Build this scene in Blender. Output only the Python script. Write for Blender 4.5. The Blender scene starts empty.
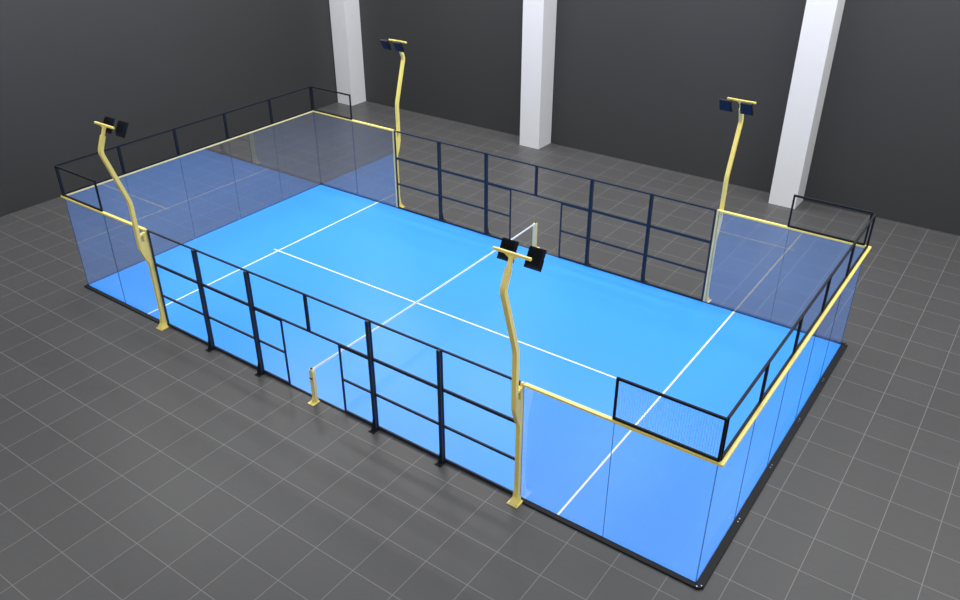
import bpy, math
from mathutils import Vector

# ---------------------------------------------------------------- camera, world, lights, exposure
S = bpy.context.scene
C = bpy.context.collection

cam_data = bpy.data.cameras.new('camera')
cam = bpy.data.objects.new('camera', cam_data); C.objects.link(cam)
S.camera = cam
YAW, PITCH, ROLL = -0.6198, -0.5252, 0.0007
cam.location = (22.9815, -11.1356, 12.4623)
cam.rotation_mode = 'XYZ'
cam.rotation_euler = (math.pi / 2 + PITCH, ROLL, -YAW)
cam_data.sensor_fit = 'HORIZONTAL'
cam_data.sensor_width = 36.0
cam_data.lens = 36.0 * 822.5 / 960.0
cam_data.clip_end = 200

world = bpy.data.worlds.new('world'); S.world = world
world.use_nodes = True
wbg = world.node_tree.nodes['Background']
wbg.inputs[0].default_value = (0.80, 0.88, 1.0, 1)
wbg.inputs[1].default_value = 0.3

S.view_settings.view_transform = 'Standard'
S.view_settings.look = 'None'
S.view_settings.gamma = 1
S.view_settings.use_curve_mapping = False
S.view_settings.exposure = 0.0

CEIL = 13.6
LIGHTS = []
def ceiling_lamp(x, y, w, sx=4.6, sy=2.6):
    l = bpy.data.lights.new('ceiling_lamp', 'AREA')
    l.shape = 'RECTANGLE'; l.size = sx; l.size_y = sy
    l.energy = w; l.color = (1.0, 0.99, 0.97)
    o = bpy.data.objects.new('ceiling_lamp', l); C.objects.link(o)
    o.location = (x, y, CEIL - 0.22)
    LIGHTS.append((x, y, sx, sy))
for y, row in ((-12.0, (300, 70, 20, 15, 30)),
               (-4.5, (480, 120, 50, 70, 120)),
               (3.0, (800, 270, 230, 210, 280)),
               (10.5, (700, 510, 490, 490, 440)),
               (16.5, (560, 520, 520, 520, 480))):
    for x, w in zip((-3.0, 4.0, 11.0, 18.0, 25.0), row):
        ceiling_lamp(x, y, w)
def side_fill_light(x, y, z, rot, w, sx, sy):
    l = bpy.data.lights.new('side_fill_light', 'AREA')
    l.shape = 'RECTANGLE'; l.size = sx; l.size_y = sy
    l.energy = w; l.color = (1.0, 0.985, 0.96)
    o = bpy.data.objects.new('side_fill_light', l); C.objects.link(o)
    o.location = (x, y, z); o.rotation_euler = rot
# unseen fill lights added at front and right, brightening faces turned their way
side_fill_light(14.0, -16.8, 8.5, (math.radians(88), 0, 0), 950, 22, 2.0)
side_fill_light(32.8, 4.0, 8.5, (math.radians(82), 0, math.radians(90)), 1300, 20, 2.0)

# ---------------------------------------------------------------- materials (all procedural)
def new_mat(name):
    m = bpy.data.materials.new(name); m.use_nodes = True
    return m, m.node_tree, m.node_tree.nodes['Principled BSDF']

def plain(name, col, rough=0.5, metal=0.0, vary=0.06, scale=6.0, spec=0.5):
    m, t, b = new_mat(name)
    tc = t.nodes.new('ShaderNodeTexCoord')
    n = t.nodes.new('ShaderNodeTexNoise'); n.inputs['Scale'].default_value = scale
    n.inputs['Detail'].default_value = 4
    t.links.new(tc.outputs['Object'], n.inputs['Vector'])
    mr = t.nodes.new('ShaderNodeMapRange')
    mr.inputs['To Min'].default_value = 1 - vary; mr.inputs['To Max'].default_value = 1 + vary
    t.links.new(n.outputs['Fac'], mr.inputs['Value'])
    vm = t.nodes.new('ShaderNodeVectorMath'); vm.operation = 'SCALE'
    vm.inputs[0].default_value = col
    t.links.new(mr.outputs['Result'], vm.inputs['Scale'])
    t.links.new(vm.outputs['Vector'], b.inputs['Base Color'])
    b.inputs['Roughness'].default_value = rough
    b.inputs['Metallic'].default_value = metal
    b.inputs['Specular IOR Level'].default_value = spec
    return m

M_YELLOW = plain('yellow_powder_coat', (0.90, 0.75, 0.20), 0.35)
M_NAVY = plain('dark_navy_steel', (0.020, 0.030, 0.048), 0.5, spec=0.25)
M_BLACK = plain('black_steel', (0.008, 0.011, 0.016), 0.6, spec=0.2)
M_BEAM = plain('charcoal_base_steel', (0.011, 0.012, 0.014), 0.6, spec=0.2)
M_CREAM = plain('cream_powder_coat', (0.85, 0.73, 0.34), 0.35)
M_WHITE = plain('white_paint', (0.86, 0.90, 0.86), 0.5)
M_TAPE = plain('white_net_tape', (0.85, 0.88, 0.85), 0.7)
M_WIRE = plain('galvanised_wire', (0.26, 0.36, 0.48), 0.45)
M_STEEL = plain('bolt_steel', (0.45, 0.46, 0.48), 0.3, 0.9)
M_SEAL = plain('dark_glass_seal', (0.03, 0.08, 0.20), 0.5)
M_LENS = plain('dark_lamp_lens', (0.012, 0.018, 0.035), 0.3, spec=0.15)
M_PILLAR = plain('white_painted_pillar', (0.66, 0.67, 0.70), 0.6, vary=0.02, scale=1.5)
M_CEIL = plain('grey_ceiling', (0.40, 0.41, 0.43), 0.8)

M_WALL = plain('charcoal_wall', (0.031, 0.032, 0.034), 0.65, vary=0.06, scale=0.4)

# court: blue with a satin sheen
M_COURT = plain('blue_court', (0.044, 0.300, 0.97), 0.32, vary=0.02, scale=0.35, spec=0.3)

# floor: grey one-metre tiles with thin pale joints
def floor_material():
    m, t, b = new_mat('grey_floor_tiles')
    tc = t.nodes.new('ShaderNodeTexCoord')
    sep = t.nodes.new('ShaderNodeSeparateXYZ'); t.links.new(tc.outputs['Object'], sep.inputs[0])
    def joint(axis, off, half):
        a = t.nodes.new('ShaderNodeMath'); a.operation = 'SUBTRACT'
        t.links.new(sep.outputs[axis], a.inputs[0]); a.inputs[1].default_value = off
        r = t.nodes.new('ShaderNodeMath'); r.operation = 'PINGPONG'
        t.links.new(a.outputs[0], r.inputs[0]); r.inputs[1].default_value = 0.5
        c = t.nodes.new('ShaderNodeMath'); c.operation = 'LESS_THAN'
        t.links.new(r.outputs[0], c.inputs[0]); c.inputs[1].default_value = half
        return c
    jx, jy = joint('X', 0.53, 0.008), joint('Y', 0.475, 0.008)
    mx = t.nodes.new('ShaderNodeMath'); mx.operation = 'MAXIMUM'
    t.links.new(jx.outputs[0], mx.inputs[0]); t.links.new(jy.outputs[0], mx.inputs[1])
    # per tile tone
    vs = t.nodes.new('ShaderNodeVectorMath'); vs.operation = 'SUBTRACT'
    t.links.new(tc.outputs['Object'], vs.inputs[0]); vs.inputs[1].default_value = (0.53, 0.475, 0)
    fl = t.nodes.new('ShaderNodeVectorMath'); fl.operation = 'FLOOR'
    t.links.new(vs.outputs[0], fl.inputs[0])
    wn = t.nodes.new('ShaderNodeTexWhiteNoise'); wn.noise_dimensions = '3D'
    t.links.new(fl.outputs[0], wn.inputs['Vector'])
    # streaky grain
    mp = t.nodes.new('ShaderNodeMapping'); mp.inputs['Scale'].default_value = (1.2, 7.0, 1)
    t.links.new(tc.outputs['Object'], mp.inputs[0])
    nz = t.nodes.new('ShaderNodeTexNoise'); nz.inputs['Scale'].default_value = 1.6; nz.inputs['Detail'].default_value = 5
    t.links.new(mp.outputs[0], nz.inputs['Vector'])
    a1 = t.nodes.new('ShaderNodeMath'); a1.operation = 'MULTIPLY_ADD'
    t.links.new(wn.outputs['Value'], a1.inputs[0]); a1.inputs[1].default_value = 0.06; a1.inputs[2].default_value = 0.90
    a2 = t.nodes.new('ShaderNodeMath'); a2.operation = 'MULTIPLY_ADD'
    t.links.new(nz.outputs['Fac'], a2.inputs[0]); a2.inputs[1].default_value = 0.14
    t.links.new(a1.outputs[0], a2.inputs[2])
    sc = t.nodes.new('ShaderNodeVectorMath'); sc.operation = 'SCALE'
    sc.inputs[0].default_value = (0.070, 0.070, 0.072)
    t.links.new(a2.outputs[0], sc.inputs['Scale'])
    mix = t.nodes.new('ShaderNodeMix'); mix.data_type = 'RGBA'
    t.links.new(mx.outputs[0], mix.inputs['Factor'])
    t.links.new(sc.outputs['Vector'], mix.inputs['A'])
    mix.inputs['B'].default_value = (0.17, 0.17, 0.174, 1)
    t.links.new(mix.outputs['Result'], b.inputs['Base Color'])
    b.inputs['Roughness'].default_value = 0.42
    b.inputs['Specular IOR Level'].default_value = 0.3
    return m
M_FLOOR = floor_material()

def glass_material():
    m = bpy.data.materials.new('clear_reflective_glass'); m.use_nodes = True
    t = m.node_tree; t.nodes.clear()
    out = t.nodes.new('ShaderNodeOutputMaterial')
    tr = t.nodes.new('ShaderNodeBsdfTransparent'); tr.inputs[0].default_value = (0.975, 0.985, 1.0, 1)
    gl = t.nodes.new('ShaderNodeBsdfGlossy'); gl.inputs['Color'].default_value = (1, 1, 1, 1)
    gl.inputs['Roughness'].default_value = 0.0
    mx = t.nodes.new('ShaderNodeMixShader')
    mx.inputs[0].default_value = 0.105
    t.links.new(tr.outputs[0], mx.inputs[1]); t.links.new(gl.outputs[0], mx.inputs[2])
    t.links.new(mx.outputs[0], out.inputs['Surface'])
    return m
M_GLASS = glass_material()

# ---------------------------------------------------------------- mesh helpers
class MB:
    def __init__(s): s.v = []; s.f = []
    def hexa(s, p):
        n = len(s.v); s.v += [tuple(q) for q in p]
        s.f += [tuple(n + i for i in q) for q in
                ((0, 3, 2, 1), (4, 5, 6, 7), (0, 1, 5, 4), (1, 2, 6, 5), (2, 3, 7, 6), (3, 0, 4, 7))]
        return s
    def box(s, x0, x1, y0, y1, z0, z1):
        if x0 > x1: x0, x1 = x1, x0
        if y0 > y1: y0, y1 = y1, y0
        if z0 > z1: z0, z1 = z1, z0
        return s.hexa([(x0, y0, z0), (x1, y0, z0), (x1, y1, z0), (x0, y1, z0),
                       (x0, y0, z1), (x1, y0, z1), (x1, y1, z1), (x0, y1, z1)])
    def obox(s, c, ax, ay, az, hx, hy, hz):
        c, ax, ay, az = Vector(c), Vector(ax), Vector(ay), Vector(az)
        return s.hexa([c + ax*hx*i + ay*hy*j + az*hz*k for k in (-1, 1) for i, j in ((-1, -1), (1, -1), (1, 1), (-1, 1))])
    def loft(s, rings):
        n = len(s.v); k = len(rings[0])
        for r in rings: s.v += [tuple(q) for q in r]
        for i in range(len(rings) - 1):
            for j in range(k):
                a = n + i*k + j; b = n + i*k + (j+1) % k
                s.f.append((a, b, b + k, a + k))
        s.f.append(tuple(n + j for j in reversed(range(k))))
        e = n + (len(rings) - 1) * k
        s.f.append(tuple(e + j for j in range(k)))
        return s
    def cyl(s, c, axis, r, h, seg=10):
        c, a = Vector(c), Vector(axis).normalized()
        u = a.orthogonal().normalized(); w = a.cross(u)
        ring = lambda o: [c + a*o + (u*math.cos(2*math.pi*i/seg) + w*math.sin(2*math.pi*i/seg))*r for i in range(seg)]
        return s.loft([ring(0), ring(h)])
    def prism(s, pts, axis, a, b):      # polygon in the plane normal to X, extruded
        r0 = [(a, p[0], p[1]) for p in pts]; r1 = [(b, p[0], p[1]) for p in pts]
        return s.loft([r0, r1])
    def build(s, name, mat, parent=None, bevel=0.0, smooth=False):
        me = bpy.data.meshes.new(name); me.from_pydata(s.v, [], s.f)
        import bmesh
        bm = bmesh.new(); bm.from_mesh(me); bmesh.ops.recalc_face_normals(bm, faces=bm.faces)
        if bevel:
            bmesh.ops.bevel(bm, geom=bm.edges[:], offset=bevel, segments=2, affect='EDGES', clamp_overlap=True)
        bm.to_mesh(me); bm.free()
        me.materials.append(mat)
        if smooth:
            for p in me.polygons: p.use_smooth = True
        o = bpy.data.objects.new(name, me); C.objects.link(o)
        if parent is not None: o.parent = parent
        return o

def tag(o, label=None, cat=None, group=None, kind=None):
    if label: o['label'] = label
    if cat: o['category'] = cat
    if group: o['group'] = group
    if kind: o['kind'] = kind
    return o
def thing(name, loc, label, cat, group=None, rz=0.0):
    o = bpy.data.objects.new(name, None); C.objects.link(o)
    o.empty_display_size = 0.2
    o.location = loc; o.rotation_euler = (0, 0, rz)
    return tag(o, label, cat, group)
def children(o): return [c for c in bpy.data.objects if c.parent is o]
def copy_tree(o, parent=None):
    kids = children(o)
    c = o.copy(); C.objects.link(c)
    if parent is not None: c.parent = parent
    for k in kids: copy_tree(k, c)
    return c
def place(proto, first, loc, rz, label, sx=1.0):
    o = proto if first else copy_tree(proto)
    o.location = loc; o.rotation_euler = (0, 0, rz); o['label'] = label
    return o

# ---------------------------------------------------------------- dimensions
X0, X1 = 0.03, 20.04          # court ends
Y0, Y1 = 0.015, 10.10         # court sides
GZ = 0.03                   # top of the playing surface
RX0, RX1, RY0, RY1 = -7.35, 33.0, -17.0, 19.70

# ---------------------------------------------------------------- room shell
tag(MB().box(RX0, RX1, RY0, RY1, -0.2, 0).build('floor', M_FLOOR), kind='structure')
tag(MB().box(RX0, RX1, RY1, RY1 + 0.2, -0.2, CEIL).build('wall_back', M_WALL), kind='structure')
tag(MB().box(RX0 - 0.2, RX0, RY0, RY1 + 0.2, -0.2, CEIL).build('wall_left', M_WALL), kind='structure')
tag(MB().box(RX1, RX1 + 0.2, RY0, RY1 + 0.2, -0.2, CEIL).build('wall_right', M_WALL), kind='structure')
tag(MB().box(RX0 - 0.2, RX1 + 0.2, RY0 - 0.2, RY0, -0.2, CEIL).build('wall_front', M_WALL), kind='structure')
tag(MB().box(RX0 - 0.2, RX1 + 0.2, RY0 - 0.2, RY1 + 0.2, CEIL, CEIL + 0.2).build('ceiling', M_CEIL), kind='structure')

for (xa, xb, lab) in ((-7.30, -6.30, 'white square pillar in the far left corner of the hall'),
                      (3.88, 4.88, 'white square pillar in the middle of the back wall'),
                      (15.13, 16.12, 'white square pillar at the right, behind the right rear mast')):
    o = MB().box(xa, xb, 18.67, RY1, 0, CEIL).build('pillar', M_PILLAR)
    tag(o, lab, 'pillar', 'white pillars along the back wall')

# ---------------------------------------------------------------- playing surface
court = thing('sports_court', (10, 5.08, 0), 'bright blue padel court floor with white painted lines', 'court')
def part(mb, name, mat, parent, bevel=0.0, label=None, smooth=False):
    o = mb.build(name, mat, parent, bevel, smooth)
    # vertices were given in world space: shift them into the parent's frame
    p = parent; off = Vector((0, 0, 0))
    while p is not None:
        off += p.location; p = p.parent
    for v in o.data.vertices: v.co -= off
    if label: o['label'] = label
    return o
part(MB().box(X0, X1, Y0, Y1, 0.0, GZ), 'playing_surface', M_COURT, court, label='bright blue court surface')
LW = 0.023
part(MB().box(3.06 - LW, 3.06 + LW, Y0, Y1, GZ, GZ + 0.003), 'service_line', M_WHITE, court, label='white line across the left half')
part(MB().box(17.0 - LW, 17.0 + LW, Y0, Y1, GZ, GZ + 0.003), 'service_line', M_WHITE, court, label='white line across the right half')
part(MB().box(2.86, 3.06 - LW, 5.08 - LW, 5.08 + LW, GZ, GZ + 0.003)
     .box(3.06 + LW, 17.0 - LW, 5.08 - LW, 5.08 + LW, GZ, GZ + 0.003)
     .box(17.0 + LW, 17.2, 5.08 - LW, 5.08 + LW, GZ, GZ + 0.003), 'centre_line', M_WHITE, court, label='long white line down the middle')

# ---------------------------------------------------------------- base frame
BH = 0.04
def base_rail(b, lab, name='base_rail', mat=None, h=BH):
    cx, cy = (b[0] + b[1]) / 2, (b[2] + b[3]) / 2
    o = MB().box(b[0] - cx, b[1] - cx, b[2] - cy, b[3] - cy, 0, h).build(name, mat or M_BEAM, None, 0.006)
    o.location = (cx, cy, 0)
    tag(o, lab, 'base rail', 'steel rails along the foot of the court')
    return o
BWR, BWL, BWS = 0.16, 0.06, 0.13
def corner_plate(x, y, sx, sy, a, root):
    b = BWS
    pts = [(x, y), (x + sx*a, y), (x + sx*a, y + sy*b*0.35), (x + sx*a*0.45, y + sy*b), (x, y + sy*b)]
    o = part(MB().loft([[(p[0], p[1], 0) for p in pts], [(p[0], p[1], BH + 0.01) for p in pts]]), 'corner_plate', M_BLACK, root)
    for q in ((0.3, 0.75), (0.72, 0.3)):
        part(MB().cyl((x + sx*a*q[0], y + sy*b*q[1], BH + 0.01), (0, 0, 1), 0.012, 0.012, 8), 'bolt', M_STEEL, o)
for xe, sx, wdt, side in ((X1, 1, BWR, 'right'), (X0, -1, BWL, 'left')):
    e = base_rail((min(xe, xe + sx*wdt), max(xe, xe + sx*wdt), Y0, Y1), 'charcoal steel rail along the foot of the %s end wall' % side)
    corner_plate(xe, Y0, sx, -1, wdt, e); corner_plate(xe, Y1, sx, 1, wdt, e)
    for k in range(1, 5):
        y = Y0 + (Y1 - Y0) * k / 5
        for d in (-0.05, 0.05):
            part(MB().cyl((xe + sx*wdt*0.5, y + d, BH), (0, 0, 1), 0.013, 0.012, 8), 'bolt', M_STEEL, e)
for ya, yb, side in ((Y0 - BWS, Y0, 'near'), (Y1, Y1 + BWS, 'far')):
    base_rail((X0, 3.86, ya, yb), 'charcoal steel rail under the %s side glass at the left corner' % side)
    base_rail((16.20, X1, ya, yb), 'charcoal steel rail under the %s side glass at the right corner' % side)
for ya, yb, side in ((Y0 - 0.048, Y0, 'near'), (Y1, Y1 + 0.048, 'far')):
    base_rail((3.86, 16.20, ya, yb), 'thin navy edge strip under the %s side fence' % side, 'edge_strip', M_NAVY, GZ + 0.01)

# ---------------------------------------------------------------- glass panels
GT = 0.012          # glass thickness
GTOP = 2.985
NUM = ['first', 'second', 'third', 'fourth', 'fifth']
def glass_proto(w, z0):
    r = thing('glass_panel', (0, 0, 0), 'x', 'glass panel', 'tall clear glass panels round the court ends')
    s = 0.0018
    part(MB().box(s, w - s, -GT/2, GT/2, z0, GTOP), 'pane', M_GLASS, r)
    part(MB().box(0.0, s, -GT/2, GT/2, z0, GTOP), 'seal', M_SEAL, r)
    part(MB().box(w - s, w, -GT/2, GT/2, z0, GTOP), 'seal', M_SEAL, r)
    return r
wy = (Y1 - Y0) / 5
gp = glass_proto(wy, GZ); first = True
for xe, side in ((X1 - 0.008, 'right'), (X0 + 0.008, 'left')):
    for k in range(5):
        lab = {0: 'clear glass panel of the %s end wall at its near corner',
               1: 'clear glass panel of the %s end wall, second from the near corner',
               2: 'middle clear glass panel of the five in the %s end wall',
               3: 'clear glass panel of the %s end wall, second from the far corner',
               4: 'clear glass panel of the %s end wall at its far corner'}[k] % side
        place(gp, first, (xe, Y0 + k * wy, 0), math.pi / 2, lab); first = False
gs = glass_proto(1.965, BH); first = True
for yy, side in ((Y0 - 0.02, 'near'), (Y1 + 0.02, 'far')):
    for xs, lab in ((0.05, 'clear glass panel of the %s side at the left corner of the court'),
                    (2.00, 'clear glass panel of the %s side beside the left yellow mast'),
                    (16.09, 'clear glass panel of the %s side beside the right yellow mast'),
                    (18.06, 'clear glass panel of the %s side at the right corner of the court')):
        place(gs, first, (xs, yy, 0), 0, lab % side); first = False

# ---------------------------------------------------------------- yellow capping rails on the glass
RZ0, RZ1 = GTOP, 3.035
def cap(x0, x1, y0, y1, lab, mat=M_YELLOW):
    o = MB().box(x0, x1, y0, y1, RZ0, RZ1).build('capping_rail', mat, None, 0.006)
    tag(o, lab, 'rail', 'rails capping the glass walls')
for ya, yb, side in ((Y0 - 0.085, Y0 + 0.012, 'near'), (Y1 - 0.012, Y1 + 0.085, 'far')):
    cap(X0 + 0.012, 3.955, ya, yb, 'yellow rail capping the glass of the %s side, left of its left mast' % side)
    cap(16.11, X1 - 0.012, ya, yb, 'yellow rail capping the glass of the %s side, right of its right mast' % side)
cap(X0 - 0.05, X0 + 0.010, Y0 - 0.085, Y1 + 0.085, 'long pale yellow rail capping the glass of the left end wall', M_CREAM)
cap(X1 - 0.010, X1 + 0.105, Y0 - 0.085, Y1 + 0.085, 'long yellow rail capping the glass of the right end wall')

# ---------------------------------------------------------------- mesh panels standing on the glass
MZ0, MZ1 = 3.037, 3.97
def top_panel(w, wires=False):
    r = thing('mesh_panel', (0, 0, 0), 'x', 'fence panel', 'low dark framed fence panels on top of the glass')
    b = 0.024
    part(MB().box(0, w, -b, b, MZ1 - 0.05, MZ1), 'top_bar', M_BLACK, r, 0.004)
    part(MB().box(0, w, -b, b, MZ0, MZ0 + 0.05), 'bottom_bar', M_BLACK, r, 0.004)
    for a in (0, w - 0.045):
        part(MB().box(a, a + 0.045, -b, b, MZ0 + 0.05, MZ1 - 0.05), 'side_bar', M_BLACK, r, 0.004)
    if wires:
        m = MB(); t = 0.0018
        n = int((w - 0.09) / 0.05)
        for i in range(1, n + 1):
            x = 0.045 + (w - 0.09) * i / (n + 1)
            m.box(x - t, x + t, -t, t, MZ0 + 0.05, MZ1 - 0.05)
        n = int((MZ1 - MZ0 - 0.1) / 0.05)
        for i in range(1, n + 1):
            z = MZ0 + 0.05 + (MZ1 - MZ0 - 0.1) * i / (n + 1)
            m.box(0.045, w - 0.045, t, 3*t, z - t, z + t)
        part(m, 'wire_mesh', M_WIRE, r, label='fine pale wire mesh')
    return r
tp = top_panel(wy - 0.002); first = True
for xe, side in ((X1 + 0.012, 'right'), (X0 - 0.02, 'left')):
    for k in range(5):
        lab = {0: 'low black framed panel on the %s end wall at its near corner',
               1: 'low black framed panel on the %s end wall, second from the near corner',
               2: 'middle low black framed panel of the five on the %s end wall',
               3: 'low black framed panel on the %s end wall, second from the far corner',
               4: 'low black framed panel on the %s end wall at its far corner'}[k] % side
        place(tp, first, (xe, Y0 + 0.001 + k * wy, 0), math.pi / 2, lab); first = False
ts = top_panel(1.99); first = True
for (xs, yy, lab) in ((0.03, Y0 - 0.03, 'low black framed panel on the near side glass at the left corner'),
                      (0.03, Y1 + 0.03, 'low black framed panel on the far side glass at the left corner'),
                      (17.995, Y1 + 0.03, 'low black framed panel on the far side glass at the right corner')):
    place(ts, first, (xs, yy, 0), 0, lab); first = False
tm = top_panel(2.04, True)
place(tm, True, (18.02, Y0 - 0.028, 0), 0, 'low black framed panel filled with fine wire mesh at the nearest corner')

# ---------------------------------------------------------------- side fences
ST = 0.042      # stile width
D = 0.022       # half depth
FG = 'dark navy framed fence panels along the court sides'
def full_panel():
    r = thing('side_fence', (0, 0, 0), 'x', 'fence panel', FG); w = 1.981
    part(MB().box(0, w, -D, D, 2.985, 3.03), 'top_rail', M_NAVY, r, 0.004)
    part(MB().box(0, w, -D, D, 0.05, 0.09), 'bottom_rail', M_NAVY, r, 0.004)
    part(MB().box(ST, w - ST, -D, D, 1.958, 2.038), 'middle_rail', M_NAVY, r, 0.004)
    part(MB().box(ST, w - ST, -D, D, 0.98, 1.04), 'middle_rail', M_NAVY, r, 0.004)
    for a in (0, w - ST):
        part(MB().box(a, a + ST, -D, D, 0.09, 2.985), 'stile', M_NAVY, r, 0.004)
    return r
def upper_panel():
    r = thing('side_fence', (0, 0, 0), 'x', 'fence panel', FG); w = 1.981
    part(MB().box(0, w, -D, D, 2.985, 3.03), 'top_rail', M_NAVY, r, 0.004)
    part(MB().box(0, w, -D, D, 1.975, 2.025), 'bottom_rail', M_NAVY, r, 0.004)
    for a in (0, w - ST):
        part(MB().box(a, a + ST, -D, D, 2.025, 2.985), 'stile', M_NAVY, r, 0.004)
    return r
def lower_panel():
    r = thing('side_fence', (0, 0, 0), 'x', 'fence panel', FG); w = 1.03
    part(MB().box(0, w, -D, D, 1.93, 1.973), 'top_rail', M_NAVY, r, 0.004)
    part(MB().box(0, w, -D, D, 0.05, 0.09), 'bottom_rail', M_NAVY, r, 0.004)
    part(MB().box(ST, w - ST, -D, D, 0.98, 1.035), 'middle_rail', M_NAVY, r, 0.004)
    for a in (0, w - ST):
        part(MB().box(a, a + ST, -D, D, 0.09, 1.93), 'stile', M_NAVY, r, 0.004)
    return r
fp, up, lp = full_panel(), upper_panel(), lower_panel()
f1 = f2 = f3 = True
FX = lambda k: 4.05 + (16.01 - 4.05) * k / 6
for yy, side in ((Y0 - 0.024, 'near'), (Y1 + 0.024, 'far')):
    for k, lab in ((0, 'navy framed fence panel of the %s side beside its left yellow mast'),
                   (1, 'navy framed fence panel of the %s side, second from its left yellow mast'),
                   (4, 'navy framed fence panel of the %s side, second from its right yellow mast'),
                   (5, 'navy framed fence panel of the %s side beside its right yellow mast')):
        place(fp, f1, (FX(k) + 0.006, yy, 0), 0, lab % side); f1 = False
    for k, lab in ((2, 'short upper fence panel over the %s side gateway, its left half'),
                   (3, 'short upper fence panel over the %s side gateway, its right half')):
        place(up, f2, (FX(k) + 0.006, yy, 0), 0, lab % side); f2 = False
    for x, lab in ((FX(2) + 0.006, 'narrow lower fence panel just left of the %s side gateway'),
                   (FX(4) - 0.006 - 1.03, 'narrow lower fence panel just right of the %s side gateway')):
        place(lp, f3, (x, yy, 0), 0, lab % side); f3 = False

# fence posts: an upright bolted outside the panels, with a braced foot
def fence_post():
    r = thing('fence_post', (0, 0, 0), 'x', 'post', 'dark upright posts behind the side fences')
    part(MB().box(-0.04, 0.04, -0.115, -0.048, 0.012, 3.02), 'upright', M_NAVY, r, 0.005)
    fp_ = part(MB().box(-0.085, 0.085, -0.25, -0.05, 0.0, 0.012), 'foot_plate', M_BLACK, r)
    for (a, b) in ((-0.055, -0.21), (0.055, -0.21)):
        part(MB().cyl((a, b, 0.012), (0, 0, 1), 0.016, 0.02, 8), 'bolt', M_BLACK, fp_)
    part(MB().prism([(-0.115, 0.012), (-0.22, 0.012), (-0.115, 0.45)], 'x', -0.012, 0.012), 'brace', M_BLACK, r)
    return r
po = fence_post(); first = True
for side, yy, rz in (('near', Y0, 0.0), ('far', Y1, math.pi)):
    for k, lab in ((1, 'dark fence post of the %s side nearest its left yellow mast'),
                   (2, 'dark fence post of the %s side just left of the gateway'),
                   (4, 'dark fence post of the %s side just right of the gateway'),
                   (5, 'dark fence post of the %s side nearest its right yellow mast')):
        place(po, first, (FX(k), yy, 0), rz, lab % side); first = False

# ---------------------------------------------------------------- yellow lighting masts
def ring_rect(c, ax, ay, hx, hy):
    c, ax, ay = Vector(c), Vector(ax), Vector(ay)
    return [c + ax*hx*i + ay*hy*j for i, j in ((-1, -1), (1, -1), (1, 1), (-1, 1))]
def swept(path, hx, hy):            # path of (y, z) in the plane x = 0
    rings = []
    n = len(path)
    for i, p in enumerate(path):
        a = Vector((0, *path[max(i-1, 0)])); b = Vector((0, *path[min(i+1, n-1)]))
        d = (b - a).normalized(); q = Vector((1, 0, 0)).cross(d)
        rings.append(ring_rect((0, *p), (1, 0, 0), q, hx, hy))
    return rings
def bend(p0, p1, p2, r=0.12, n=4):
    p0, p1, p2 = Vector(p0), Vector(p1), Vector(p2)
    a = p1 + (p0 - p1).normalized() * r; b = p1 + (p2 - p1).normalized() * r
    return [tuple(((1-t)**2) * a + 2*t*(1-t) * p1 + t*t*b) for t in [i/n for i in range(n+1)]]
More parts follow.
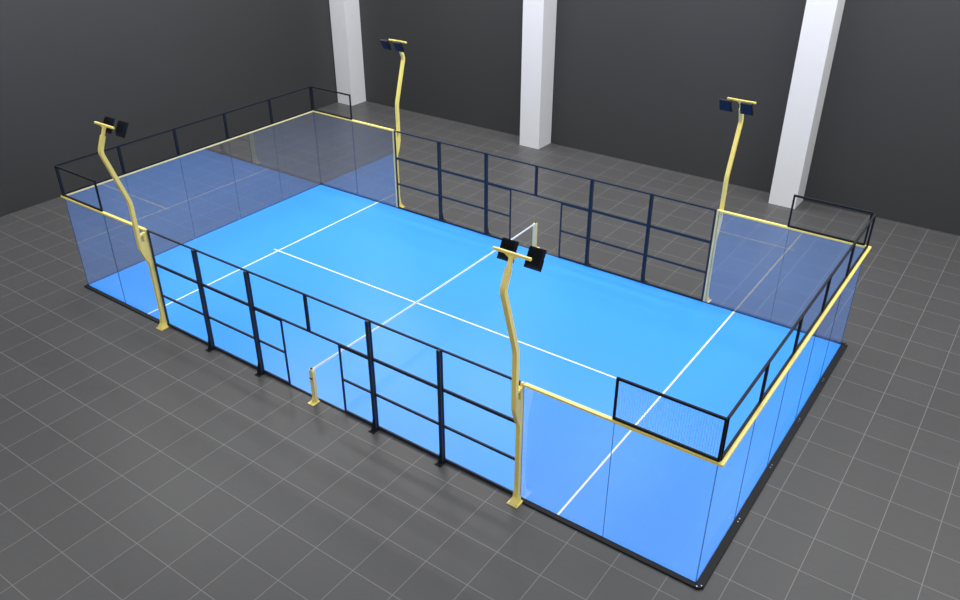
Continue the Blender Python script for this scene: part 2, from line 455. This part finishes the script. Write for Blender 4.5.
def mast():
    r = thing('light_mast', (0, 0, 0), 'x', 'light mast', 'bent yellow light masts at the court sides')
    pl = part(MB().box(-0.13, 0.13, -0.32, -0.055, 0.0, 0.015), 'base_plate', M_YELLOW, r, 0.003)
    for a in (-0.1, 0.1):
        part(MB().cyl((a, -0.28, 0.015), (0, 0, 1), 0.014, 0.02, 8), 'bolt', M_STEEL, pl)
    # flared foot
    part(MB().loft([ring_rect((0, -0.19, 0.015), (1, 0, 0), (0, 1, 0), 0.09, 0.12),
                    ring_rect((0, -0.14, 0.16), (1, 0, 0), (0, 1, 0), 0.055, 0.07),
                    ring_rect((0, -0.12, 0.42), (1, 0, 0), (0, 1, 0), 0.05, 0.045),
                    ring_rect((0, -0.12, 2.97), (1, 0, 0), (0, 1, 0), 0.05, 0.045)]), 'lower_post', M_YELLOW, r, 0.004)
    part(MB().box(-0.026, 0.026, -0.073, -0.0, 0.062, 3.035), 'edge_channel', M_CREAM, r, 0.004, label='pale upright channel along the glass edge')
    for a in (-0.05, 0.042):
        part(MB().prism([(-0.166, 2.05), (-0.26, 2.25), (-0.345, 2.55), (-0.345, 2.82), (-0.166, 2.72)], 'x', a, a + 0.008), 'gusset_plate', M_YELLOW, r)
    part(MB().loft([ring_rect((0, -0.18, 2.16), (1, 0, 0), (0, 1, 0), 0.041, 0.01),
                    ring_rect((0, -0.26, 2.34), (1, 0, 0), (0, 1, 0), 0.041, 0.02),
                    ring_rect((0, -0.31, 2.54), (1, 0, 0), (0, 1, 0), 0.041, 0.03)]), 'bracket_web', M_YELLOW, r)
    P = [(-0.30, 2.55), (-0.30, 3.9), (-0.765, 5.42), (-0.60, 5.80)]
    path = [P[0]] + bend(P[0], P[1], P[2]) + bend(P[1], P[2], P[3], 0.10) + [P[3]]
    part(MB().loft(swept(path, 0.052, 0.048)), 'pole', M_YELLOW, r, 0.0)
    part(MB().box(-0.045, 0.045, -0.26, -0.166, 2.90, 2.96), 'tie_bar', M_YELLOW, r, 0.003)
    part(MB().loft([ring_rect((0, -0.60, 5.80), (1, 0, 0), (0, 1, 0), 0.040, 0.03),
                    ring_rect((0, -0.515, 6.00), (1, 0, 0), (0, 1, 0), 0.034, 0.03)]), 'stem', M_YELLOW, r)
    # pale triangular plates where the stem meets the bar
    part(MB().loft([[(-0.03, -0.53, 5.93), (0.03, -0.53, 5.93), (0.14, -0.53, 6.01), (-0.14, -0.53, 6.01)],
                    [(-0.03, -0.52, 5.93), (0.03, -0.52, 5.93), (0.14, -0.52, 6.01), (-0.14, -0.52, 6.01)]]), 'bar_plate', M_YELLOW, r)
    part(MB().box(-0.40, 0.39, -0.53, -0.475, 6.01, 6.06), 'crossbar', M_YELLOW, r, 0.006)
    # floodlights: tilted flat boxes reaching toward the court, lens facing down and inward
    for s in (-1, 1):
        cx = 0.03 + 0.285 * s
        t = math.radians(60)
        ay = Vector((0, math.cos(t), math.sin(t)))      # long axis, rising toward the court
        az = Vector((0, -math.sin(t), math.cos(t)))     # back of the lamp, up and outward
        c = Vector((cx, -0.24, 5.93)); ax = Vector((1, 0, 0))
        h = part(MB().obox(c, ax, ay, az, 0.155, 0.185, 0.035), 'floodlight', M_BLACK, r, 0.008)
        f = MB()
        for i in range(9):
            f.obox(c + ax * (-0.14 + 0.035 * i) + az * 0.05 + ay * 0.02, ax, ay, az, 0.005, 0.15, 0.017)
        part(f, 'cooling_fins', M_BLACK, h)
        part(MB().obox(c - az * 0.037, ax, ay, az, 0.138, 0.165, 0.004), 'lens', M_LENS, h)
        k = MB()
        for e in (-1, 1):
            k.obox(c + ax * e * 0.165 - ay * 0.10, ax, ay, az, 0.006, 0.10, 0.018)
        k.obox(c - ay * 0.195, ax, ay, az, 0.171, 0.008, 0.018)
        part(k, 'yoke', M_BLACK, h)
    return r
ms = mast(); first = True
for (x, y, rz, lab) in ((16.06, Y0, 0.0, 'bent yellow light mast nearest the viewer with two black floodlights'),
                        (4.005, Y0, 0.0, 'bent yellow light mast at the left of the near side fence'),
                        (4.005, Y1, math.pi, 'bent yellow light mast at the left of the far side fence'),
                        (16.055, Y1, math.pi, 'bent yellow light mast at the right of the far side fence')):
    place(ms, first, (x, y, 0), rz, lab); first = False

# ---------------------------------------------------------------- net posts and band
def net_post():
    r = thing('net_post', (0, 0, 0), 'x', 'net post', 'short posts holding the net band')
    pl = part(MB().box(-0.10, 0.10, -0.30, -0.055, 0, 0.02), 'base_plate', M_YELLOW, r, 0.004)
    part(MB().cyl((0, -0.26, 0.02), (0, 0, 1), 0.014, 0.015, 8), 'bolt', M_STEEL, pl)
    part(MB().box(-0.06, 0.052, -0.165, -0.075, 0.02, 0.975), 'upright', M_CREAM, r, 0.006)
    part(MB().box(0.052, 0.07, -0.165, -0.075, 0.02, 0.95), 'cover_strip', M_CREAM, r)
    part(MB().prism([(-0.165, 0.02), (-0.27, 0.02), (-0.165, 0.16)], 'x', -0.02, 0.02), 'foot_brace', M_YELLOW, r)
    part(MB().box(-0.05, 0.04, -0.175, -0.165, 0.70, 0.74), 'clamp', M_BEAM, r)
    part(MB().cyl((-0.005, -0.12, 0.975), (0, 0, 1), 0.03, 0.025, 12), 'cap', M_BLACK, r)
    return r
np_ = net_post()
place(np_, True, (10.07, Y0 - 0.01, 0), 0.0, 'short cream net post with yellow foot in the near gateway')
o = place(np_, False, (9.99, Y1 + 0.01, 0), math.pi, 'short cream net post at the far side gateway')
m = MB(); rings = []
ya, yb = Y0 - 0.084, Y1 + 0.084
for i in range(25):
    t = i / 24; y = ya + (yb - ya) * t
    z = 0.95 - 0.04 * 4 * t * (1 - t)
    x = 10.065 - 0.08 * t
    rings.append([(x - 0.010, y, z - 0.028), (x + 0.010, y, z - 0.028), (x + 0.010, y, z + 0.024), (x - 0.010, y, z + 0.024)])
m.loft(rings)
tag(m.build('net_band', M_TAPE), 'thin white net band stretched across the middle of the court', 'net band')
